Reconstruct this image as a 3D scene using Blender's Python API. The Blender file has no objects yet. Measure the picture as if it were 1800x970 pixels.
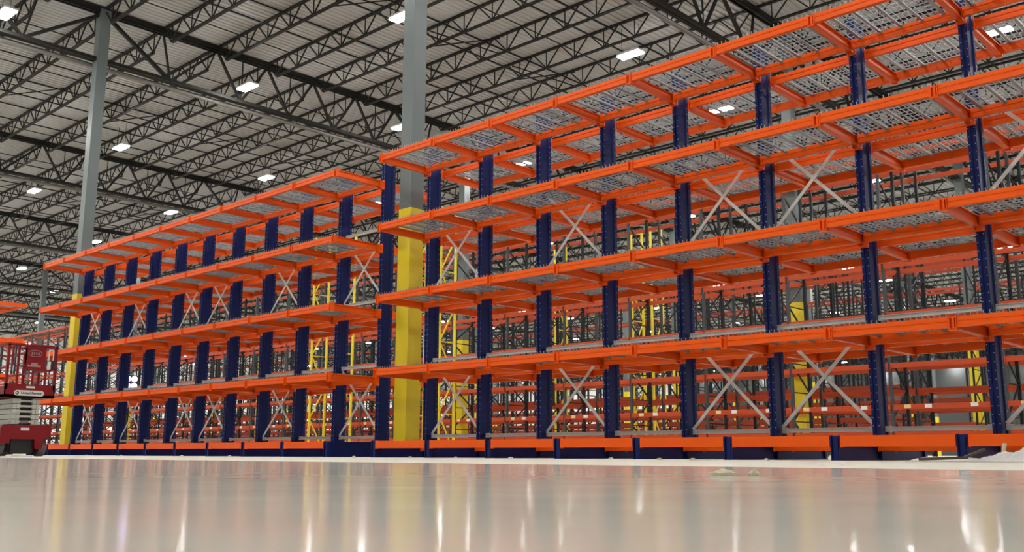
import bpy, math, random
from mathutils import Matrix, Vector
S = 1.25                      # one rack bay = 1.25 m; lengths below are in bays
random.seed(7)
scene = bpy.context.scene
LINK = scene.collection.objects.link

# ---------------------------------------------------------------- materials
def nt(name):
    m = bpy.data.materials.new(name); m.use_nodes = True
    t = m.node_tree; return m, t, t.nodes['Principled BSDF']
def paint(name, col, rough=0.4, metal=0.0, vary=0.0, scale=6.0, spec=0.5, coat=0.0):
    m, t, b = nt(name)
    b.inputs['Base Color'].default_value = (*col, 1)
    b.inputs['Roughness'].default_value = rough
    b.inputs['Metallic'].default_value = metal
    b.inputs['Specular IOR Level'].default_value = spec
    b.inputs['Coat Weight'].default_value = coat
    if vary:
        tc = t.nodes.new('ShaderNodeTexCoord'); n = t.nodes.new('ShaderNodeTexNoise')
        n.inputs['Scale'].default_value = scale; n.inputs['Detail'].default_value = 5
        r = t.nodes.new('ShaderNodeMapRange')
        r.inputs['To Min'].default_value = 1 - vary; r.inputs['To Max'].default_value = 1 + vary
        mx = t.nodes.new('ShaderNodeMix'); mx.data_type = 'RGBA'; mx.blend_type = 'MULTIPLY'
        mx.inputs[0].default_value = 1
        mx.inputs[6].default_value = (*col, 1)
        t.links.new(tc.outputs['Object'], n.inputs['Vector'])
        t.links.new(n.outputs['Fac'], r.inputs['Value'])
        t.links.new(r.outputs['Result'], mx.inputs[7])
        t.links.new(mx.outputs[2], b.inputs['Base Color'])
    return m
def glow(name, col, s):
    m = bpy.data.materials.new(name); m.use_nodes = True; t = m.node_tree
    t.nodes.clear(); e = t.nodes.new('ShaderNodeEmission'); o = t.nodes.new('ShaderNodeOutputMaterial')
    e.inputs['Color'].default_value = (*col, 1); e.inputs['Strength'].default_value = s
    t.links.new(e.outputs[0], o.inputs[0]); return m

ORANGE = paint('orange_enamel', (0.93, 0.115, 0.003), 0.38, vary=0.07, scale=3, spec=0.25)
ORANGE_DARK = paint('orange_enamel_dark', (0.44, 0.06, 0.016), 0.5, spec=0.25)  # darker, less saturated orange for the first two pallet rack rows
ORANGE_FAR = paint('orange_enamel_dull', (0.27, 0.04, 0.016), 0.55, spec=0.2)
BLUE = paint('blue_enamel', (0.004, 0.013, 0.105), 0.42, vary=0.12, scale=4, spec=0.2)
PALEZINC = paint('pale_zinc_steel', (0.74, 0.76, 0.73), 0.45, metal=0.1, vary=0.1, scale=15)
GALV = paint('galvanized_steel', (0.36, 0.38, 0.39), 0.4, metal=0.6, vary=0.12, scale=20)
ZINC_HOLE_LIGHT = paint('zinc_and_hole_light', (0.36, 0.39, 0.52), 0.4)  # bolts, and the light showing through punched holes painted as pale discs
YELLOW = paint('yellow_safety_paint', (0.80, 0.62, 0.010), 0.42, vary=0.05, scale=2)
COLGREY = paint('grey_column_paint', (0.115, 0.138, 0.136), 0.42, vary=0.1, scale=1.5)
STEEL = paint('dark_joist_primer', (0.012, 0.011, 0.009), 0.6, spec=0.25)
MAINS = paint('grey_pipe_paint', (0.15, 0.145, 0.135), 0.4, metal=0.2)
NAVY = paint('dark_rack_enamel', (0.007, 0.010, 0.014), 0.5, spec=0.25)
FRAMEGREY = paint('grey_rack_enamel', (0.045, 0.052, 0.056), 0.5, spec=0.3)
DECK = paint('painted_roof_deck', (0.50, 0.51, 0.50), 0.6)
WHITE = paint('white_wall_paint', (0.9, 0.9, 0.9), 0.8)
DARKWALL = paint('dark_grey_wall_paint', (0.05, 0.055, 0.055), 0.7)
RED = paint('red_machine_paint', (0.20, 0.005, 0.010), 0.45, spec=0.3)
CREAM = paint('pale_grey_machine_steel', (0.50, 0.52, 0.47), 0.45, vary=0.1)
RUBBER = paint('grey_rubber', (0.12, 0.12, 0.115), 0.75)
BLACK = paint('black_plastic', (0.01, 0.01, 0.01), 0.5)
DECAL = paint('white_decal', (0.78, 0.77, 0.72), 0.5)
INK = paint('black_ink', (0.01, 0.01, 0.01), 0.5)
PALEINK = paint('faded_grey_ink', (0.33, 0.20, 0.19), 0.5)
STICK = paint('brown_cardboard', (0.07, 0.055, 0.03), 0.8)
PAPER = paint('buff_paper', (0.62, 0.56, 0.42), 0.7)
LAMP = glow('lamp_light', (1.0, 0.985, 0.96), 290.0)
FLOOD = glow('cool_flood_light', (0.62, 0.55, 1.0), 5.0)
HOUS = paint('lamp_housing_white', (0.7, 0.7, 0.68), 0.5)
def film():
    m, t, b = nt('white_plastic_film')
    b.inputs['Base Color'].default_value = (0.8, 0.8, 0.76, 1); b.inputs['Roughness'].default_value = 0.25
    b.inputs['Transmission Weight'].default_value = 0.15
    return m
FILM = film()

def floor_mat():
    m, t, b = nt('polished_concrete')
    N = t.nodes.new; L = t.links.new
    tc = N('ShaderNodeTexCoord'); sx = N('ShaderNodeSeparateXYZ'); L(tc.outputs['Object'], sx.inputs[0])
    # a dusty strip of bare concrete lies along the racks, the aisle in front of it is polished
    ga = N('ShaderNodeMath'); ga.operation = 'GREATER_THAN'; ga.inputs[1].default_value = -4.45 * S
    L(sx.outputs['Y'], ga.inputs[0])
    n1 = N('ShaderNodeTexNoise'); n1.inputs['Scale'].default_value = 0.7; n1.inputs['Detail'].default_value = 6
    n2 = N('ShaderNodeTexNoise'); n2.inputs['Scale'].default_value = 5; n2.inputs['Detail'].default_value = 4
    L(tc.outputs['Object'], n1.inputs['Vector']); L(tc.outputs['Object'], n2.inputs['Vector'])
    cr = N('ShaderNodeValToRGB')
    cr.color_ramp.elements[0].position = 0.3; cr.color_ramp.elements[0].color = (0.75, 0.75, 0.64, 1)
    cr.color_ramp.elements[1].position = 0.7; cr.color_ramp.elements[1].color = (0.85, 0.85, 0.735, 1)
    L(n1.outputs['Fac'], cr.inputs[0])
    mx = N('ShaderNodeMix'); mx.data_type = 'RGBA'; L(ga.outputs[0], mx.inputs[0])
    L(cr.outputs[0], mx.inputs[6]); mx.inputs[7].default_value = (0.70, 0.67, 0.58, 1)
    L(mx.outputs[2], b.inputs['Base Color'])
    r1 = N('ShaderNodeMapRange'); r1.inputs['To Min'].default_value = 0.08; r1.inputs['To Max'].default_value = 0.13
    L(n2.outputs['Fac'], r1.inputs['Value'])
    rm = N('ShaderNodeMix'); rm.data_type = 'FLOAT'; L(ga.outputs[0], rm.inputs[0])
    L(r1.outputs['Result'], rm.inputs[2]); rm.inputs[3].default_value = 0.75
    L(rm.outputs[0], b.inputs['Roughness'])
    sp = N('ShaderNodeMix'); sp.data_type = 'FLOAT'; L(ga.outputs[0], sp.inputs[0])
    sp.inputs[2].default_value = 0.11; sp.inputs[3].default_value = 0.05
    L(sp.outputs[0], b.inputs['Specular IOR Level'])
    return m
FLOORM = floor_mat()

# ---------------------------------------------------------------- mesh helpers
class MB:
    def __init__(s): s.v = []; s.f = []; s.m = []
    def box(s, x0, x1, y0, y1, z0, z1, mi=0):
        n = len(s.v)
        s.v += [(x0,y0,z0),(x1,y0,z0),(x1,y1,z0),(x0,y1,z0),(x0,y0,z1),(x1,y0,z1),(x1,y1,z1),(x0,y1,z1)]
        s.f += [(n,n+3,n+2,n+1),(n+4,n+5,n+6,n+7),(n,n+1,n+5,n+4),(n+1,n+2,n+6,n+5),(n+2,n+3,n+7,n+6),(n+3,n,n+4,n+7)]
        s.m += [mi]*6; return s
    def bar(s, p, q, w, h, mi=0, up=(0,0,1)):
        p = Vector(p); q = Vector(q); d = (q-p).normalized(); u = Vector(up)
        if abs(d.dot(u)) > 0.98: u = Vector((1,0,0))
        a = d.cross(u).normalized()*(w/2); b = a.cross(d).normalized()*(h/2)
        n = len(s.v)
        for c in (p, q):
            for k in (-a-b, a-b, a+b, -a+b): s.v.append(tuple(c+k))
        s.f += [(n,n+1,n+2,n+3),(n+7,n+6,n+5,n+4)] + [(n+i, n+4+i, n+4+(i+1)%4, n+(i+1)%4) for i in range(4)]
        s.m += [mi]*6; return s
    def tube(s, p, q, r, k=8, mi=0, r2=None):
        p = Vector(p); q = Vector(q); d = (q-p).normalized(); r2 = r if r2 is None else r2
        u = Vector((0,0,1)) if abs(d.z) < .9 else Vector((1,0,0))
        a = d.cross(u).normalized(); b = d.cross(a)
        n = len(s.v)
        for c, rr in ((p, r), (q, r2)):
            for i in range(k):
                t = 2*math.pi*i/k; s.v.append(tuple(c + a*rr*math.cos(t) + b*rr*math.sin(t)))
        for i in range(k):
            j = (i+1) % k; s.f.append((n+i, n+j, n+k+j, n+k+i)); s.m.append(mi)
        s.f.append(tuple(n+i for i in reversed(range(k)))); s.f.append(tuple(n+k+i for i in range(k))); s.m += [mi, mi]
        return s
    def path(s, pts, r, k=8, mi=0):
        for a, b in zip(pts[:-1], pts[1:]): s.tube(a, b, r, k, mi)
        return s
    def ext(s, prof, axis, a, b, mi=0):
        """extrude a closed profile along an axis; profile is (y,z) for 'x', (x,z) for 'y', (x,y) for 'z'"""
        n = len(s.v); k = len(prof)
        for c in (a, b):
            for p in prof:
                s.v.append({'x': (c, p[0], p[1]), 'y': (p[0], c, p[1]), 'z': (p[0], p[1], c)}[axis])
        for i in range(k):
            j = (i+1) % k; s.f.append((n+i, n+j, n+k+j, n+k+i)); s.m.append(mi)
        s.f.append(tuple(n+i for i in reversed(range(k)))); s.f.append(tuple(n+k+i for i in range(k))); s.m += [mi, mi]
        return s
    def data(s, name, mats):
        me = bpy.data.meshes.new(name)
        me.from_pydata([(x*S, y*S, z*S) for x, y, z in s.v], [], s.f)
        if not isinstance(mats, (list, tuple)): mats = [mats]
        for m in mats: me.materials.append(m)
        if len(mats) > 1: me.polygons.foreach_set('material_index', s.m)
        import bmesh
        bm = bmesh.new(); bm.from_mesh(me); bmesh.ops.recalc_face_normals(bm, faces=bm.faces); bm.to_mesh(me); bm.free()
        me.update(); return me

def put(name, me, parent=None, loc=(0,0,0), label=None, cat=None, group=None, kind=None, rz=0):
    o = bpy.data.objects.new(name, me); LINK(o)
    o.location = (loc[0]*S, loc[1]*S, loc[2]*S); o.rotation_euler = (0, 0, rz)
    if parent is not None: o.parent = parent
    tag(o, label, cat, group, kind); return o
def tag(o, label=None, cat=None, group=None, kind=None):
    if label: o['label'] = label
    if cat: o['category'] = cat
    if group: o['group'] = group
    if kind: o['kind'] = kind
    return o
def root(name, loc, label, cat, group=None, kind=None, rz=0): return put(name, None, None, loc, label, cat, group, kind, rz)
def copy_tree(o, parent=None):
    c = o.copy(); LINK(c); c.parent = parent
    for ch in list(o.children): copy_tree(ch, c)
    return c

# ---------------------------------------------------------------- the hall
XW, XE, YN, YS, ZR = -86.0, 22.0, 96.0, -22.0, 10.15
fl = MB().box(XW, XE, YS, YN, -0.2, 0).data('floor', FLOORM)
put('floor', fl, label='pale polished concrete warehouse floor', cat='floor', kind='structure')
# corrugated roof deck, ribs running across the joists
d = MB(); x = XW; P = 0.16; n0 = 0
while x < XE:
    for dx, z in ((0, 0), (P*.42, 0), (P*.5, .03), (P*.92, .03)):
        d.v += [(x+dx, YS, ZR+z), (x+dx, YN, ZR+z)]
    x += P
k = len(d.v)//2
for i in range(k-1): d.f.append((2*i, 2*i+2, 2*i+3, 2*i+1)); d.m.append(0)
me = d.data('ceiling', DECK)
put('ceiling', me, label='ribbed pale grey metal roof deck', cat='ceiling', kind='structure')
put('wall_west', MB().box(XW-.2, XW, YS, YN, 0, ZR+.03).data('wall_west', WHITE), label='white wall at the far left end of the hall', cat='wall', kind='structure')
put('wall_north', MB().box(XW, XE, YN, YN+.2, 0, ZR+.03).data('wall_north', WHITE), label='white wall far behind all pallet racks', cat='wall', kind='structure')
w = MB().box(-57, XE-.3, 93.5, 93.8, 0, ZR-.1)
for i in range(10): w.box(-55+i*7.3, -54.85+i*7.3, 93.42, 93.5, 0, ZR-.1)
put('wall_partition', w.data('wall_partition', DARKWALL), label='dark grey partition wall deep in the hall', cat='wall', kind='structure')

GX = [0.39 + 11.01*i for i in range(-7, 3)]           # girder lines
CY = [1.05 + 11.6*i for i in range(-1, 9)]            # column lines
# columns
cb = 0.119
shaft = MB().box(-cb, cb, -cb, cb, 0.0, ZR-.06).box(-cb*1.7, cb*1.7, -cb*1.7, cb*1.7, 0, .015).data('column_shaft', COLGREY)
gb = cb + .006
guard = MB().box(-gb, gb, -gb, gb, 0.016, 3.45).data('yellow_paint_sleeve', YELLOW)
for gx in GX:
    for cy in CY:
        if gx > 1 and abs(cy-1.05) > 12: continue
        near = {(0.39, 1.05): 'grey steel column with yellow lower half in the gap between the two long blue racks',
                (-10.62, 1.05): 'grey steel column with yellow lower half at the left end of the longer-away blue rack'}.get((round(gx, 2), round(cy, 2)),
                'grey steel column with yellow lower half among the pallet racks')
        c = root('steel_column', (gx, cy, 0), near, 'column', 'building columns', 'structure')
        put('shaft', shaft, c); put('yellow_sleeve', guard, c, label='yellow painted lower half')

# girders: deep trusses over the column lines
def girder_mesh():
    g = MB(); L = 11.6; zt = ZR-.10; zb = 8.87
    for s_ in (-.055, .055):
        g.box(s_-.05, s_+.05, 0, L, zt+.0, zt+.09); g.box(s_-.012, s_+.012, 0, L, zt-.06, zt)
        g.box(s_-.045, s_+.045, .12, L-.12, zb-.03, zb-.01); g.box(s_-.010, s_+.010, .12, L-.12, zb-.01, zb+.06)
    tops = [1.45*i for i in range(9)]
    bots = [1.70, 3.62, 5.07, 6.53, 7.98, 9.90]
    for a in (bots[0], bots[-1]):
        near = [t for t in tops if abs(t-a) < 1.9]
    def mem(t, b, w): g.bar((0, t, zt-.02), (0, b, zb+.02), w, w*.8)
    mem(0, bots[0], .09); mem(tops[8], bots[-1], .09)
    mem(tops[1], bots[0], .05); mem(tops[7], bots[-1], .05)
    mem(tops[2], bots[0], .075); mem(tops[6], bots[-1], .075)
    for i in (1, 2, 3, 4):
        b = bots[i]
        for t in tops[2:7]:
            if abs(t-b) < .9: mem(t, b, .065)
    for i in range(2, 7):
        b = tops[i]; g.bar((0, b+.725, zt), (0, b+.725, zb+.03), .02, .02) if i < 6 else None
    return g.data('girder', STEEL)
GM = girder_mesh()
for gx in GX:
    for cy in CY[:-1]:
        put('roof_girder', GM, None, (gx, cy, 0), 'deep dark steel truss girder spanning between two columns', 'girder', 'roof girders', 'structure')
# joists
NP = 12; JL = 11.01; pz = JL/NP
def joist_mesh(full=True):
    j = MB(); zt = ZR-.035; zb = 9.66
    for s_ in (-.022, .022):
        j.box(.0, JL, s_-.018, s_+.018, zt-.008, zt+.035)
        j.box(pz*.5, JL-pz*.5, s_-.016, s_+.016, zb-.012, zb+.028)
    for i in range(NP):
        x0 = i*pz; xb = x0+pz/2
        j.bar((x0+.03, 0, zt), (xb, 0, zb+.01), .027, .027)
        j.bar((xb, 0, zb+.01), (x0+pz-.03, 0, zt), .027, .027)
        if full: j.bar((xb, 0, zb), (xb, 0, zt), .020, .020)
    return j
JF = joist_mesh().data('joist', STEEL)
ys = [1.05 + 1.45*i for i in range(-15, 66)]
near_joist, far = [], MB()
for gx in GX[:-1]:
    for y in ys:
        if y > YN-.2 or y < YS: continue
        D = (10.56-(gx+5.5))*.6856 + (y+7.66)*.728
        if gx > 1 and y > 8: continue
        near_joist.append((D if D > -6 else 999, gx, y))
near_joist.sort()
jm = joist_mesh(False)
for i, (D, gx, y) in enumerate(near_joist):
    if i < 300: put('roof_joist', JF, None, (gx, y, 0), 'dark open web steel joist under the roof deck', 'joist', 'roof joists', 'structure')
    else:
        n = len(far.v); far.v += [(a+gx, b+y, c) for a, b, c in jm.v]; far.f += [tuple(q+n for q in f) for f in jm.f]; far.m += jm.m
put('far_roof_joists', far.data('far_roof_joists', STEEL), label='dark open web joists under the far roof', cat='joists', group='roof joists', kind='structure')
# bridging lines and crossing angles between joists, running across them
for gx in GX[:-1]:
    for fr in (.272, .478, .728):
        for z in (ZR-.06, 9.655):
            put('joist_bridging', MB().box(-.017, .017, YS, YN, -.015, .015).data('bridging', STEEL), None, (gx+fr*JL, 0, z),
                'thin steel angle tying the roof joists together', 'bridging', 'joist bridging', 'structure')
    b = MB(); X = gx+.478*JL
    for y in ys:
        if y+1.45 < YN and y < 45 and (round((y-1.05)/1.45) % 2 == 0):
            b.bar((X-.5, y, ZR-.08), (X+.45, y+1.45, 9.67), .024, .024); b.bar((X-.5, y, 9.67), (X+.45, y+1.45, ZR-.08), .024, .024)
    put('joist_cross_bridging', b.data('xbridging', STEEL), label='row of crossed thin angles between roof joists', cat='bridging', group='joist bridging', kind='structure')
# sprinkler mains beside the girders and branch lines
for gx in GX[:-1]:
    put('sprinkler_main', MB().tube((0, YS, 0), (0, YN, 0), .055, 10).data('main', MAINS), None, (gx-.22, 0, 8.80),
        'long grey sprinkler main running beside a roof girder', 'pipe', 'sprinkler mains', 'structure')
    for o_ in (.14, .62, .86):
        put('sprinkler_branch', MB().tube((0, YS, 0), (0, YN, 0), .014, 6).data('branch', STEEL), None, (gx+o_*JL, 0, 9.9),
            'thin dark sprinkler pipe under the roof joists', 'pipe', 'sprinkler branches', 'structure')

# ---------------------------------------------------------------- lamps
housing = MB().box(-.30, .30, -.13, .13, .03, .075).box(-.22, .22, -.07, .07, .075, .12).data('lamp_housing', HOUS)
diff = MB().box(-.29, .29, -.12, .12, .0, .03).data('lamp_diffuser', LAMP)
wire = MB().bar((-.24, 0, .12), (-.24, 0, .70), .008, .008).bar((.24, 0, .12), (.24, 0, .70), .008, .008).data('lamp_wires', STEEL)
def lamp(x, y, lab, z=8.95):
    o = root('high_bay_lamp', (x, y, z), lab, 'lamp', 'high bay lamps')
    put('housing', housing, o); put('diffuser', diff, o); put('hanging_wire', wire, o)
named = {
 (-9.86, -1.27): 'bright high bay lamp beside the top of the left grey column, over its sprinkler pipe',
 (-9.78, 4.35): 'bright high bay lamp right of the left grey column, under the long girder',
 (-16.76, 4.40): 'bright high bay lamp just right of the left column, half way up its grey shaft',
 (-16.39, 9.13): 'bright high bay lamp above the middle of the left blue rack',
 (-23.71, 4.55): 'bright high bay lamp left of the left column, just under its girder',
 (-23.06, 9.27): 'bright high bay lamp above the left blue rack, right of the left column',
 (-30.3, 9.59): 'bright high bay lamp touching the right edge of the left column above the rack end',
 (-39.05, 9.78): 'small bright lamp left of the end of the top orange shelf',
 (-3.95, 4.41): 'bright lamp half hidden by the top of the tall column between the racks',
 (-9.25, 8.88): 'bright lamp low beside the left edge of the column between the racks',
 (-1.64, 9.20): 'long bright high bay lamp above the middle of the right blue rack top shelf',
 (4.82, 13.58): 'long bright high bay lamp near the top right, seen beside the rightmost blue upright',
}
for (x, y), lab in named.items(): lamp(x, y, lab)
taken = list(named)
far_lab = 'small bright high bay lamp hanging far back over the pallet racks'
for iy in range(-3, 20):
    y = 4.4 + 4.65*iy
    for ix in range(-12, 3):
        x = -2.0 + 7.15*ix
        if any(abs(x-a) < 4.0 and abs(y-b) < 2.6 for a, b in taken): continue
        if x < XW+1 or y > YN-1.5 or x > XE: continue
        if x > 2 and y > 30: continue
        lamp(x, y, far_lab if y > -1 else 'high bay lamp over the open aisle in front of the racks')

# ---------------------------------------------------------------- cantilever racks
ZT = [3.898, 2.965, 2.031, 1.093]; RH = 0.083; YB = 1.88; YF, YK = 0.842, 1.040; PH = 4.15
# upright: box of two channels with grooved webs and rows of punched holes, pale discs painting the light seen through
u = MB(); a = .036
prof = [(-a, YF), (-.008, YF), (-.006, YF+.008), (.006, YF+.008), (.008, YF), (a, YF), (a, YF+.045), (a-.012, YF+.055), (a-.012, YK-.055), (a, YK-.045),
        (a, YK), (.008, YK), (.006, YK-.008), (-.006, YK-.008), (-.008, YK), (-a, YK), (-a, YK-.045), (-a+.012, YK-.055), (-a+.012, YF+.055), (-a, YF+.045)]
u.ext(prof, 'z', 0.0, PH, 0)
z = .30
while z < PH-.05:
    for X in (-.026, .026):
        u.tube((X, YF+.002, z), (X, YF-.0015, z), .0048, 6, 1); u.tube((X, YK-.002, z), (X, YK+.0015, z), .0048, 6, 1)
    for s_ in (-1, 1):
        u.tube((s_*(a-.002), YK-.022, z+.035), (s_*(a+.0015), YK-.022, z+.035), .0048, 6, 1)
    z += .072
for s_ in (-1, 1):                                    # foot angles with bolts
    u.box(s_*.038-.012, s_*.038+.012, YF-.03, YK+.03, .0, .19, 0)
for X in (-.024, .024):
    for zz in (.06, .13): u.tube((X, YF+.001, zz), (X, YF-.012, zz), .011, 6, 1)
UP = u.data('upright', [BLUE, ZINC_HOLE_LIGHT])
# base leg (dark blue I-section) with end plates
b = MB()
b.box(-.035, .035, .012, YB-.012, .0, .014).box(-.035, .035, .012, YB-.012, .184, .2).box(-.02, .02, .012, YB-.012, .014, .184)
b.box(-.040, -.032, .0, .05, .0, .204).box(.032, .040, .0, .05, .0, .204).box(-.034, .034, .022, .03, .0, .2).box(-.040, -.032, YB-.05, YB, .0, .204).box(.032, .040, YB-.05, YB, .0, .204).box(-.034, .034, YB-.03, YB-.022, .0, .2)
BASE = b.data('base', BLUE)

# arm: I-section with tip plate and bracket
def arm_data(back=False):
    m = MB(); f = (lambda y: y) if not back else (lambda y: 2*.94 - y)
    def bx(x0, x1, y0, y1, z0, z1, mi=0):
        y0, y1 = sorted((f(y0), f(y1))); m.box(x0, x1, y0, y1, z0, z1, mi)
    bx(-.026, .026, .01, .83, -.012, -.004); bx(-.026, .026, .01, .83, -.094, -.086); bx(-.008, .008, .01, .83, -.086, -.012)
    bx(-.024, .024, .030, .038, -.098, .006)                      # recessed tip web
    bx(-.030, -.024, -.007, .045, -.102, .012); bx(.024, .030, -.007, .045, -.102, .012); bx(-.030, .030, -.004, .03, -.107, -.101)
    bx(-.040, .040, .824, .841, -.125, .01)                      # bracket plate
    bx(-.030, -.024, .76, .83, -.115, .0); bx(.024, .030, .76, .83, -.115, .0)
    for X in (-.033, .033):
        for zz in (-.108, -.004): 
            y0, y1 = f(.825), f(.811); m.tube((X, y0, zz), (X, y1, zz), .009, 6, 1)
    return m.data('arm', [ORANGE, ZINC_HOLE_LIGHT])
ARM_F, ARM_B = arm_data(), arm_data(True)
# rails: step beams one bay long (origin at the left upright)
def rail_data(y0, y1, flip):
    pf = [(0, -RH), (0, -.054), (.006, -.050), (.006, -.038), (0, -.034), (0, 0), (1, 0), (1, -RH)]
    w = y1-y0
    pr = [((y0 + p[0]) if p[0] < .5 else y1, p[1]) for p in pf] if not flip else [((y1 - p[0]) if p[0] < .5 else y0, p[1]) for p in pf]
    return MB().ext(pr, 'x', .034, .966).box(.034, .040, y0-.002, y1+.002, -RH-.006, .004).box(.960, .966, y0-.002, y1+.002, -RH-.006, .004).data('rail', ORANGE)
R_OF, R_IF = rail_data(.002, .045, False), rail_data(.762, .805, False)
R_OB, R_IB = rail_data(YB-.045, YB-.002, True), rail_data(2*.94-.805, 2*.94-.762, False)
def base_rail(y0, y1, z0, z1): return MB().box(.046, .954, y0, y1, z0, z1).box(.046, .052, y0-.002, y1+.002, z0-.008, z1+.004).box(.948, .954, y0-.002, y1+.002, z0-.008, z1+.004).data('base_rail', ORANGE)
BR_F, BR_I = base_rail(.0, .045, .112, .2), base_rail(.74, .78, .082, .17)
BR_B, BR_K = base_rail(YB-.045, YB, .112, .2), base_rail(1.10, 1.14, .082, .17)
# wire deck of one bay: wires, channels and the upturned wire ends over the outer rail
def deck_data(back):
    m = MB(); f = (lambda y: y) if not back else (lambda y: 2*.94 - y)
    r = .0058; zt = .006
    def bx(x0, x1, y0, y1, z0, z1, mi=0):
        y0, y1 = sorted((f(y0), f(y1))); m.box(x0, x1, y0, y1, z0, z1, mi)
    n = 21
    for i in range(n):
        X = .045 + (.91*i/(n-1)); bx(X-r/2, X+r/2, .004, .80, zt-r/2, zt+r/2); bx(X-r/2, X+r/2, .004, .010, zt-.004, zt+.020)
    ny = 10
    for i in range(ny):
        Y = .055 + .72*i/(ny-1); bx(.04, .96, Y-r/2, Y+r/2, zt-r*1.5, zt-r/2)
    for c in (.12, .31, .5, .69, .88):
        bx(c-.011, c+.011, .046, .775, -.016, -.011); bx(c-.013, c-.010, .046, .775, -.014, zt-r); bx(c+.010, c+.013, .046, .775, -.014, zt-r)
        bx(c-.020, c+.020, .753, .761, -.022, .0)
    return m.data('wire_deck', GALV)
DK_F, DK_B = deck_data(False), deck_data(True)
SPACER = MB().box(.045, .955, .935, .947, -.02, .02).box(.045, .955, .92, .935, .014, .02).box(.045, .955, .92, .935, -.02, -.014).box(.045, .10, .928, .952, -.026, .026).box(.90, .955, .928, .952, -.026, .026).data('spacer_bar', PALEZINC)
def brace_data(s_):
    p, q = ((.05, .93, 0), (.95, .93, .93)) if s_ > 0 else ((.05, .945, .93), (.95, .945, 0))
    m = MB().bar(p, q, .006, .032); 
    return m.data('cross_brace', PALEZINC)
BRA, BRB = brace_data(1), brace_data(-1)

def rack(k0, k1, off, label, braced):
    r = root('cantilever_rack', (off, 0, 0), label, 'rack', 'blue and orange cantilever racks')
    for k in range(k0, k1+1):
        up = put('upright', UP, r, (k, 0, 0))
        put('base_leg', BASE, up)
        for zt in ZT:
            put('arm', ARM_F, up, (0, 0, zt)); put('arm', ARM_B, up, (0, 0, zt))
    for k in range(k0, k1):
        for zt in ZT:
            put('front_outer_rail', R_OF, r, (k, 0, zt)); put('front_inner_rail', R_IF, r, (k, 0, zt))
            put('rear_outer_rail', R_OB, r, (k, 0, zt)); put('rear_inner_rail', R_IB, r, (k, 0, zt))
            put('wire_deck', DK_F, r, (k, 0, zt)); put('wire_deck', DK_B, r, (k, 0, zt))
        put('base_rail', BR_F, r, (k, 0, 0)); put('base_rail', BR_I, r, (k, 0, 0)); put('base_rail', BR_B, r, (k, 0, 0)); put('base_rail', BR_K, r, (k, 0, 0))
        for z in (.272, 1.265, 2.19, 3.235):
            if z < 1.3 or k in braced: put('spacer_bar', SPACER, r, (k, 0, z), label='grey galvanized spacer bar')
        if k in braced:
            for z in (.30, 2.22):
                put('cross_brace', BRA, r, (k, 0, z)); put('cross_brace', BRB, r, (k, 0, z))
    return r
rack(-10, 0, 0, 'blue and orange cantilever rack left of the column in the gap, ending short of it', (-10, -8, -6, -5, -3, -1))
rack(1, 11, -.0126, 'blue and orange cantilever rack right of the yellow column, running out of the frame', (1, 3, 5, 6, 8))
rack(-20, -16, 0, 'end of another orange shelved rack showing beyond the red scissor lift', (-17,))

# ---------------------------------------------------------------- pallet racks
LV = [.50, 1.03, 1.85, 2.87, 3.87, 6.17]; FH = 6.30; FD = .85; PB = 2.123; X0 = 4.95
def frame_data(h=FH, dpt=FD, w=.058, mats=(FRAMEGREY, NAVY), step=.62):
    m = MB()
    m.box(-w/2, w/2, 0, w, 0, h, 0).box(-w/2, w/2, dpt-w, dpt, 0, h, 1)
    m.box(-w*.9, w*.9, -.01, w+.02, 0, .012, 1).box(-w*.9, w*.9, dpt-w-.02, dpt+.01, 0, .012, 1)
    z = .12; s_ = 1
    while z + step < h:
        m.bar((0, w*.5, z), (0, dpt-w*.5, z), .02, .024, 1)
        if s_ > 0: m.bar((0, w*.6, z+step), (0, dpt-w*.6, z+.02), .024, .034, 1)
        else: m.bar((0, w*.6, z+.02), (0, dpt-w*.6, z+step), .024, .034, 1)
        z += step*(1.0); s_ = -s_
    m.bar((0, w*.5, h-.05), (0, dpt-w*.5, h-.05), .02, .024, 1)
    return m.data('upright_frame', list(mats))
FR = frame_data()
BH = .10
def beam_mb(y0, m=None, z=0, ox=0):
    m = m or MB(); pr = [(y0, -BH), (y0, -.03), (y0+.006, -.026), (y0+.006, 0), (y0+.04, 0), (y0+.04, -BH)]
    m.ext([(p[0], p[1]+z) for p in pr], 'x', ox+.027, ox+PB-.027)
    m.box(ox+.025, ox+.035, y0-.012, y0+.02, z-BH-.04, z+.02); m.box(ox+PB-.035, ox+PB-.025, y0-.012, y0+.02, z-BH-.04, z+.02); return m
BEAM_F = beam_mb(-.012).data('beam', ORANGE_DARK); BEAM_B = beam_mb(FD-.03).data('beam', ORANGE_DARK)
g = MB(); g.box(-.05, -.036, -.05, .05, 0, .36).box(.036, .05, -.05, .05, 0, .36).box(-.05, .05, -.062, -.048, 0, .36)
GUARD = g.data('post_guard', YELLOW)
PLATE = MB().box(0, .13, -.022, -.014, -.082, -.008).data('label_plate', DECAL)
PLATE_Y = MB().box(0, .13, -.022, -.014, -.082, -.008).data('label_plate', paint('yellow_label', (.75, .6, .25), .5))
xb = MB()
for c in (.12, .38, .62, .88):
    xb.box(c*PB-.02, c*PB+.02, .03, FD-.03, -.03, -.006)
for i in range(22):
    X = .05+(PB-.1)*i/21; xb.box(X-.004, X+.004, 0, FD, 0, .006)
for i in range(6):
    Y = .06+(FD-.12)*i/5; xb.box(.03, PB-.03, Y-.004, Y+.004, -.006, 0)
PDECK = xb.data('wire_shelf', paint('dull_wire', (.10, .075, .06), .5, metal=.3))
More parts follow.
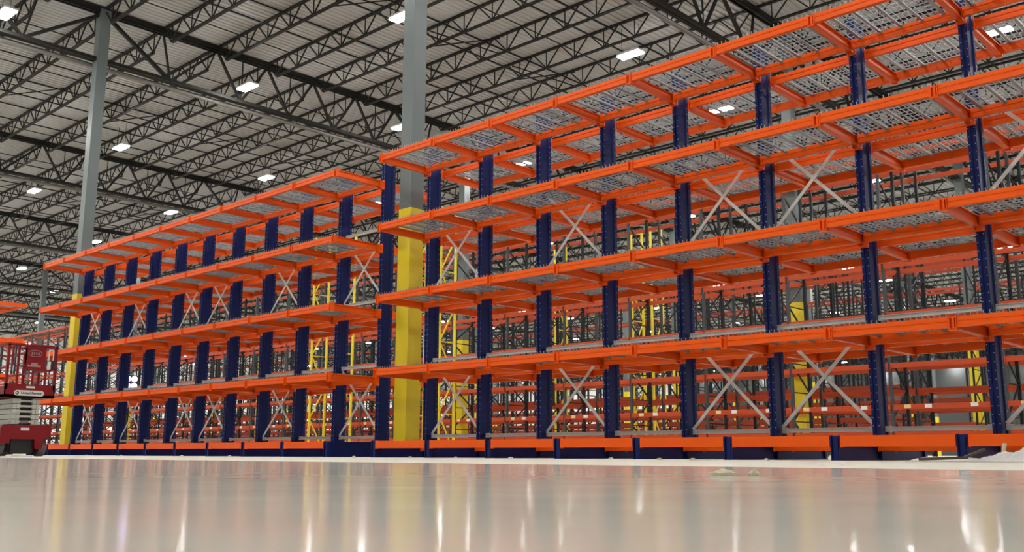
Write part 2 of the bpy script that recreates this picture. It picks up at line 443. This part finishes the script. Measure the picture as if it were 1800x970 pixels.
def prack(seg_k0, n, y, label, last, detail=True, decks=True, plates=True, lv=LV):
    xa = X0 - PB*(seg_k0+n)                              # left end
    r = root('pallet_rack', (xa, y, 0), label, 'rack', 'pallet racks behind the cantilever racks')
    if detail:
        for i in range(n + (1 if last else 0)):
            f = put('upright_frame', FR, r, (i*PB + (.055 if i == 0 else 0), 0, 0))
            put('post_guard', GUARD, f, (0, 0, 0))
        for i in range(n):
            for z in lv:
                bf = put('front_beam', BEAM_F, r, (i*PB, 0, z)); put('rear_beam', BEAM_B, r, (i*PB, 0, z))
                if z == 1.03 and plates:
                    put('label_plate', PLATE_Y, bf, (.25, 0, 0)); put('label_plate', PLATE, bf, (.65, 0, 0)); put('label_plate', PLATE, bf, (1.5, 0, 0))
                if decks and z in (1.85, 2.87, 6.17): put('wire_shelf', PDECK, r, (i*PB, 0, z))
    else:
        put('frames_and_beams', far_rack(n, last, lv), r)
_fc = {}
def far_rack(n, last, lv):
    if (n, last, lv) in _fc: return _fc[(n, last, lv)]
    m = MB(); w = .05
    for i in range(n + (1 if last else 0)):
        X = i*PB
        m.box(X-w/2, X+w/2, 0, w, 0, FH, 1).box(X-w/2, X+w/2, FD-w, FD, 0, FH, 1)
        z = .12; s_ = 1
        while z+.62 < FH:
            m.bar((X, w*.5, z), (X, FD-w*.5, z), .02, .024, 1)
            p, q = (z+.62, z+.02) if s_ > 0 else (z+.02, z+.62)
            m.bar((X, w*.6, p), (X, FD-w*.6, q), .024, .034, 1); z += .62; s_ = -s_
        m.box(X-.05, X+.05, -.06, -.048, 0, .36, 2)
    for i in range(n):
        for z in lv:
            for y0 in (-.012, FD-.03): m.box(i*PB+.03, i*PB+PB-.03, y0, y0+.04, z-BH, z, 0)
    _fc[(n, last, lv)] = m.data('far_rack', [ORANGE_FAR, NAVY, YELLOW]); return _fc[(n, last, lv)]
segs = [(-1, 7), (6, 7), (13, 7), (20, 7)]
where = ['behind the right blue rack', 'behind the gap with the tall column',
         'behind the far end of the left blue rack', 'behind the red scissor lift']
for i, (k0, n) in enumerate(segs):
    prack(k0, n, 11.55, 'dark framed pallet rack, nearest row, ' + where[i], i == 0)
for i, (k0, n) in enumerate(segs):
    prack(k0, n, 12.9, 'pallet rack, second row back, ' + where[i], i == 0, decks=False, plates=False, lv=(.50, 1.03, 1.42, 6.17))
for y, lv in ((17.5, (1.03, 1.85, 6.17)), (18.65, (1.03, 1.85, 6.17)), (23.1, (1.03, 6.17)), (24.6, (1.85, 6.17)), (29.0, (1.03, 6.17)), (30.2, (1.03,))):
    for i, (k0, n) in enumerate([(2, 7), (9, 7), (16, 7), (23, 7)]):
        prack(k0, n, y, 'dark framed pallet rack in a row behind the first two rows', i == 0, detail=False, lv=lv)

# yellow ladder frames standing in the aisle
YFR = frame_data(6.65, .60, .055, (YELLOW, YELLOW), .95)
for (x, y, lab) in [(-14.0, 9.5, 'tall yellow ladder frame, left one of the pair behind the left rack'),
                    (-12.7, 9.5, 'tall yellow ladder frame, right one of the pair behind the left rack'),
                    (-9.45, 9.5, 'tall yellow ladder frame mostly hidden behind the yellow column in the gap'),
                    (-8.25, 9.5, 'tall yellow ladder frame just right of the yellow column in the gap'),
                    (-9.2, 15.3, 'yellow ladder frame seen far back between uprights of the right rack'),
                    (-6.2, 15.3, 'yellow ladder frame far back, left one of two near the middle uprights'),
                    (-5.5, 15.3, 'yellow ladder frame far back, right one of two near the middle uprights')]:
    put('yellow_ladder_frame', YFR, None, (x, y, 0), lab, 'frame', 'yellow ladder frames')

# flood light clusters
fb = MB().box(-.02, .02, -.30, .30, -.30, .30).data('flood_back', BLACK)
lens = MB().tube((0, 0, 0), (.06, 0, 0), .12, 14).data('flood_lens', FLOOD)
def flood(x, y, z, lab, rows, cols):
    o = root('flood_light', (x, y, z), lab, 'light', 'flood lights')
    put('back_plate', fb, o); put('bracket', MB().box(-.06, -.02, -.03, .03, -z, .2).data('bracket', NAVY), o)
    for i in range(rows):
        for j in range(cols):
            put('lens', lens, o, (.02, (j-(cols-1)/2)*.28, (i-(rows-1)/2)*.28))
flood(-28.4, 10.7, 2.92, 'four lensed flood light glowing violet white behind the left blue rack', 2, 2)
flood(-10.9, 10.9, 2.30, 'tall narrow work light glowing beside the yellow column in the gap', 3, 1)
flood(-5.7, 10.9, 1.55, 'small stacked work light glowing left of the fourth upright of the right rack', 2, 1)

# ---------------------------------------------------------------- scissor lift
LX, LY0, LY1 = -2.57, -3.11, -2.49
W = LY1-LY0; LEN = 1.75
lift = root('scissor_lift', (LX, (LY0+LY1)/2, 0), 'red scissor lift with grey folded arms parked beside the left end of the rack', 'scissor lift')
h = W/2
c = MB()                                             # chassis: notched at both wheels
c.ext([(-h, .16), (-h*.62, .16), (-h*.60, .215), (h*.36, .215), (h*.40, .09), (h*.66, .09), (h*.75, .225), (h, .235), (h, .36), (h*.93, .395), (-h*.93, .395), (-h, .36)], 'x', -LEN, 0)
put('chassis', c.data('chassis', RED), lift)
c = MB().box(-LEN+.05, -.10, -h*.55, h*.45, .05, .24).box(-.12, -.06, -h*.50, h*.35, .03, .24)
put('undercarriage', c.data('undercarriage', BLACK), lift)
for X in (-.22, -LEN+.22):
    for Y in (-h+.05, h-.05):
        wd = MB().tube((0, -.045, 0), (0, .045, 0), .125, 24)
        wh = put('wheel', wd.data('wheel', RUBBER), lift, (X, Y, .125))
        put('hub', MB().tube((0, -.048, 0), (0, .048, 0), .06, 12).data('hub', RED), wh)
c = MB().tube((-.02, -.03, .39), (-.02, .03, .39), .008, 8)
put('end_decal', MB().box(.0, .003, -.07, .035, .325, .36).data('decal', DECAL), lift, label='white warning decal')
# folded scissor arms: five stacked pairs
z0 = .405
for i in range(5):
    z = z0 + i*.066
    a_ = MB()
    for Y in (-h*.50, -h*.35, h*.27, h*.43):
        a_.box(-LEN+.08, -.04, Y-.022, Y+.022, z, z+.058)
    a_.box(-.075, -.045, -h*.35, h*.27, z+.018, z+.044)
    for Y in (-h*.50-.024, h*.43+.024): a_.tube((-.10, Y-.006, z+.03), (-.10, Y+.006, z+.03), .012, 8)
    put('scissor_arm_pair', a_.data('scissor_arm_pair', CREAM), lift, label='pale grey folded scissor arms')
put('slot_shade', MB().box(-.12, -.085, -h*.35, h*.27, .405, .735).data('slot_shade', BLACK), lift)  # black plate added as the shade inside the arm slots
put('lift_cylinder', MB().tube((-.06, -h*.22, .425), (-.06, h*.1, .435), .03, 12).data('lift_cylinder', MAINS), lift)
# platform
pz0 = .745
p = MB().box(-LEN, .0, -h, h, pz0, pz0+.035).box(-.015, .0, -h, h, pz0, pz0+.17).box(-LEN, -LEN+.015, -h, h, pz0, pz0+.17)
p.box(-LEN, 0, -h, -h+.012, pz0, pz0+.14).box(-LEN, 0, h-.012, h, pz0, pz0+.14)
put('platform', p.data('platform', RED), lift)
rail = MB(); zt = 1.435
for Y in (-h+.015, h-.015):
    for X in (-.015, -.55, -1.1, -LEN+.015): rail.bar((X, Y, pz0+.1), (X, Y, zt-.02), .03, .03)
    rail.bar((-LEN, Y, zt-.02), (0, Y, zt-.02), .03, .03); rail.bar((-LEN, Y, 1.12), (0, Y, 1.12), .024, .024)
for X in (-.015, -LEN+.015):
    rail.bar((X, -h*.55, pz0+.1), (X, -h*.55, zt-.02), .026, .026); rail.bar((X, .02, pz0+.1), (X, .02, 1.13), .022, .022); rail.bar((X, h*.58, pz0+.1), (X, h*.58, 1.13), .022, .022)
    rail.bar((X, -h, 1.10), (X, h, 1.10), .02, .022) if X < -1 else None
    rail.bar((X, -h, zt-.02), (X, h, zt-.02), .022, .022)
put('guard_rail', rail.data('guard_rail', RED), lift)
def loop(y0, y1, z0_, z1_, r=.05):
    pts = []
    for cx, cz, a0 in ((y1-r, z1_-r, 0), (y0+r, z1_-r, 90), (y0+r, z0_+r, 180), (y1-r, z0_+r, 270)):
        for t in range(0, 91, 30):
            q = math.radians(a0+t); pts.append((.012, cx+r*math.cos(q), cz+r*math.sin(q)))
    pts.append(pts[0]); return MB().path(pts, .012, 6)
put('gate_tube', loop(-h*.80, -h*.30, 1.14, zt-.01).data('gate_tube', RED), lift)
put('gate_tube', loop(-h*.30, h*.86, 1.10, zt-.01).data('gate_tube', RED), lift)
panel = put('control_panel', MB().box(-.005, .01, -h*.30, h*.52, 1.11, zt-.01).data('control_panel', RED), lift)
ring = MB()
pts = [(.013, .02+.085*math.cos(t*math.pi/12), 1.315+.042*math.sin(t*math.pi/12)) for t in range(25)]
ring.path(pts, .004, 5)
for i in range(4): ring.box(.010, .014, -.025+i*.028, -.010+i*.028, 1.298, 1.332)
put('round_emblem', ring.data('round_emblem', PALEINK), panel, label='faded oval emblem')
put('notice_decal', MB().box(.010, .013, -.07, .10, 1.14, 1.165).box(.010, .013, -.02, .06, 1.165, 1.195).data('notice', PALEINK), panel)
put('control_box', MB().box(.0, .035, h*.60, h*.72, 1.12, 1.22, 1).box(.0, .04, h*.70, h*.86, 1.11, 1.23, 0).path([(.02, h*.62, 1.24), (.02, h*.62, 1.37), (.02, h*.80, 1.37), (.02, h*.80, 1.24)], .008, 6, 1).data('control_box', [BLACK, DECAL]), lift)
put('serial_decal', MB().box(.001, .004, -.05, .055, .865, .89).data('serial_decal', DECAL), lift)
sign = MB(); ph = .036; hw = .185
pr = [(hw*math.copysign(1, math.cos(t))-ph*math.copysign(1, math.cos(t))+ph*math.cos(t), ph*math.sin(t)) for t in [math.pi*(i+.5)/8 for i in range(16)]]
sign.ext([(y, z+.80) for y, z in pr], 'x', .001, .008)
sg = put('name_sign', sign.data('name_sign', DECAL), lift, (0, -.01, 0), label='white rounded sign with black lettering')
def text(s, size, parent, loc, mat, bold=.004, shear=0.0):
    cu = bpy.data.curves.new('t', 'FONT'); cu.body = s; cu.size = size*S; cu.align_x = 'CENTER'; cu.align_y = 'CENTER'; cu.extrude = .001; cu.offset = bold*S; cu.shear = shear
    o = bpy.data.objects.new('lettering', cu); LINK(o)
    o.rotation_euler = (math.pi/2, 0, math.pi/2)
    dg = bpy.context.evaluated_depsgraph_get(); dg.update()
    me = bpy.data.meshes.new_from_object(o.evaluated_get(dg)); mw = o.rotation_euler.to_matrix().to_4x4()
    me.transform(mw); bpy.data.objects.remove(o); me.materials.clear(); me.materials.append(mat)
    return put('lettering', me, parent, loc)
text('United Rentals', .043, sg, (.0095, .024, .80), INK, .0010, .15)
em = MB().tube((.008, -.148, .80), (.0095, -.148, .80), .022, 16, 0); em.ext([(-.158, .785), (-.138, .80), (-.158, .815)], 'x', .0095, .0105, 1)
put('sign_emblem', em.data('sign_emblem', [INK, DECAL]), sg)
# white scrap under the lift
def crumple(n, m, sx, sy, hgt, seed, mat, name, loc, label, cat, rz=0, rough=1.0, group=None):
    rnd = random.Random(seed); mb = MB()
    ph = [(rnd.uniform(0, 6.28), rnd.uniform(0, 6.28), rnd.uniform(2, 9)*rough, rnd.uniform(2, 9)*rough) for _ in range(7)]
    def H(a, b):
        e = max(0, 1-abs(2*a-1)**3)*max(0, 1-abs(2*b-1)**3)
        v = sum(abs(math.sin(p0+f0*a+1.3*b))*abs(math.cos(p1+f1*b)) for p0, p1, f0, f1 in ph)/7*2
        return .006 + e*hgt*(.15+.42*v+rnd.uniform(-.08, .08))
    for i in range(n):
        for j in range(m):
            a_, b_ = i/(n-1), j/(m-1); wob = .08*math.sin(9*b_+seed)*sx; wob2 = .08*math.sin(11*a_+seed)*sy
            mb.v.append(((a_-.5)*sx+wob, (b_-.5)*sy+wob2, H(a_, b_)))
    for i in range(n-1):
        for j in range(m-1): q = i*m+j; mb.f.append((q, q+m, q+m+1, q+1)); mb.m.append(0)
    k0 = len(mb.v)                                      # closed underside
    for i in range(n):
        for j in range(m): x_, y_, z_ = mb.v[i*m+j]; mb.v.append((x_, y_, max(.001, z_-.006)))
    for i in range(n-1):
        for j in range(m-1): q = k0+i*m+j; mb.f.append((q, q+1, q+m+1, q+m)); mb.m.append(0)
    for i in range(n-1):
        for e_ in (0, m-1): q = i*m+e_; mb.f.append((q, q+m, k0+q+m, k0+q)); mb.m.append(0)
    for j in range(m-1):
        for e_ in (0, (n-1)*m): q = e_+j; mb.f.append((q, q+1, k0+q+1, k0+q)); mb.m.append(0)
    return put(name, mb.data(name, mat), None, loc, label, cat, group, None, rz)
crumple(16, 12, .22, .16, .03, 3, FILM, 'plastic_scrap', (-2.25, -2.95, 0), 'crumpled white scrap on the floor in front of the scissor lift', 'scrap')
crumple(44, 22, .80, .40, .14, 11, FILM, 'plastic_wrap', (8.72, -.50, 0), 'large crumpled heap of white plastic wrap before the rightmost rack base', 'plastic wrap', rz=.25, rough=2.6)
crumple(30, 14, .50, .26, .05, 5, FILM, 'plastic_wrap', (8.0, -.30, 0), 'flat strip of white plastic film on the floor, left of the big heap', 'plastic wrap', rz=.2)
put('cardboard_strip', MB().bar((-.26, -.05, .018), (.04, .02, .03), .08, .018).bar((.02, .0, .03), (.14, .06, .085), .06, .014).data('cardboard_strip', STICK), None, (8.22, -.74, 0),
    'dark brown bent strip lying between the two plastic heaps', 'cardboard strip', rz=.15)
put('yellow_tag', MB().bar((0, 0, .05), (.012, .012, .13), .04, .012).bar((.03, 0, .0), (.0, 0, .055), .02, .01).data('yellow_tag', PAPER), None, (8.31, -.14, .0), 'small buff tag standing up from the brown strip', 'tag')
crumple(14, 10, .048, .03, .012, 21, PAPER, 'paper_scrap', (9.45, -5.82, 0), 'crumpled buff paper scrap lying alone on the polished floor, the bigger piece', 'scrap', rz=.7)
crumple(8, 8, .022, .018, .014, 25, PAPER, 'paper_scrap', (9.50, -5.78, 0), 'tiny buff paper scrap right beside the bigger one on the polished floor', 'scrap', rz=.3)
bits = [(1.2, -.45), (2.1, -.35), (2.9, -.4), (4.97, -.37), (5.6, -.5), (6.5, -.25), (6.2, -.9), (3.9, -.6), (-3.0, -.4), (-5.2, -.3), (-1.5, -.5), (-6.4, -.35)]
for i, (x, y) in enumerate(bits):
    crumple(6, 6, .05, .035, .022, 40+i, FILM if i % 2 else PAPER, 'floor_scrap', (x, y, 0), 'tiny pale scrap on the dusty floor strip in front of the rack bases', 'scrap', rz=i, group='tiny floor scraps')

# ---------------------------------------------------------------- camera
px, py, pz_, lf, pit, yaw, roll, cyy = [10.563021, -7.66234, 0.044103, 7.436558, 0.182413, 0.755464, 0.002794, 485.020869]
cp, sp = math.cos(pit), math.sin(pit); cw, sw = math.cos(yaw), math.sin(yaw)
F = Vector((-sw*cp, cw*cp, sp)); R = Vector((cw, sw, 0)); U = R.cross(F)
R2 = math.cos(roll)*R + math.sin(roll)*U; U2 = -math.sin(roll)*R + math.cos(roll)*U
cam = bpy.data.cameras.new('camera'); co = bpy.data.objects.new('camera', cam); LINK(co)
Mx = Matrix((R2, U2, -F)).transposed().to_4x4(); Mx.translation = Vector((px, py, pz_))*S
co.matrix_world = Mx
cam.sensor_width = 36; cam.sensor_fit = 'HORIZONTAL'; cam.lens = math.exp(lf)/1800*36; cam.clip_end = 400; cam.clip_start = .01
scene.camera = co

# ---------------------------------------------------------------- light and view
wd = bpy.data.worlds.new('hall_fill'); scene.world = wd; wd.use_nodes = True  # even fill added through the open sides, in place of the hall's bounce
wd.node_tree.nodes['Background'].inputs[0].default_value = (1.0, .96, .9, 1)
wd.node_tree.nodes['Background'].inputs[1].default_value = 0.6
vs = scene.view_settings; vs.view_transform = 'Standard'; vs.look = 'None'; vs.exposure = 0.0; vs.gamma = 1.0; vs.use_curve_mapping = False
cy_ = scene.cycles; cy_.use_denoising = True; cy_.sample_clamp_indirect = 6; cy_.max_bounces = 6; cy_.diffuse_bounces = 3; cy_.glossy_bounces = 3
cy_.caustics_reflective = False; cy_.caustics_refractive = False
cy_.use_light_tree = True
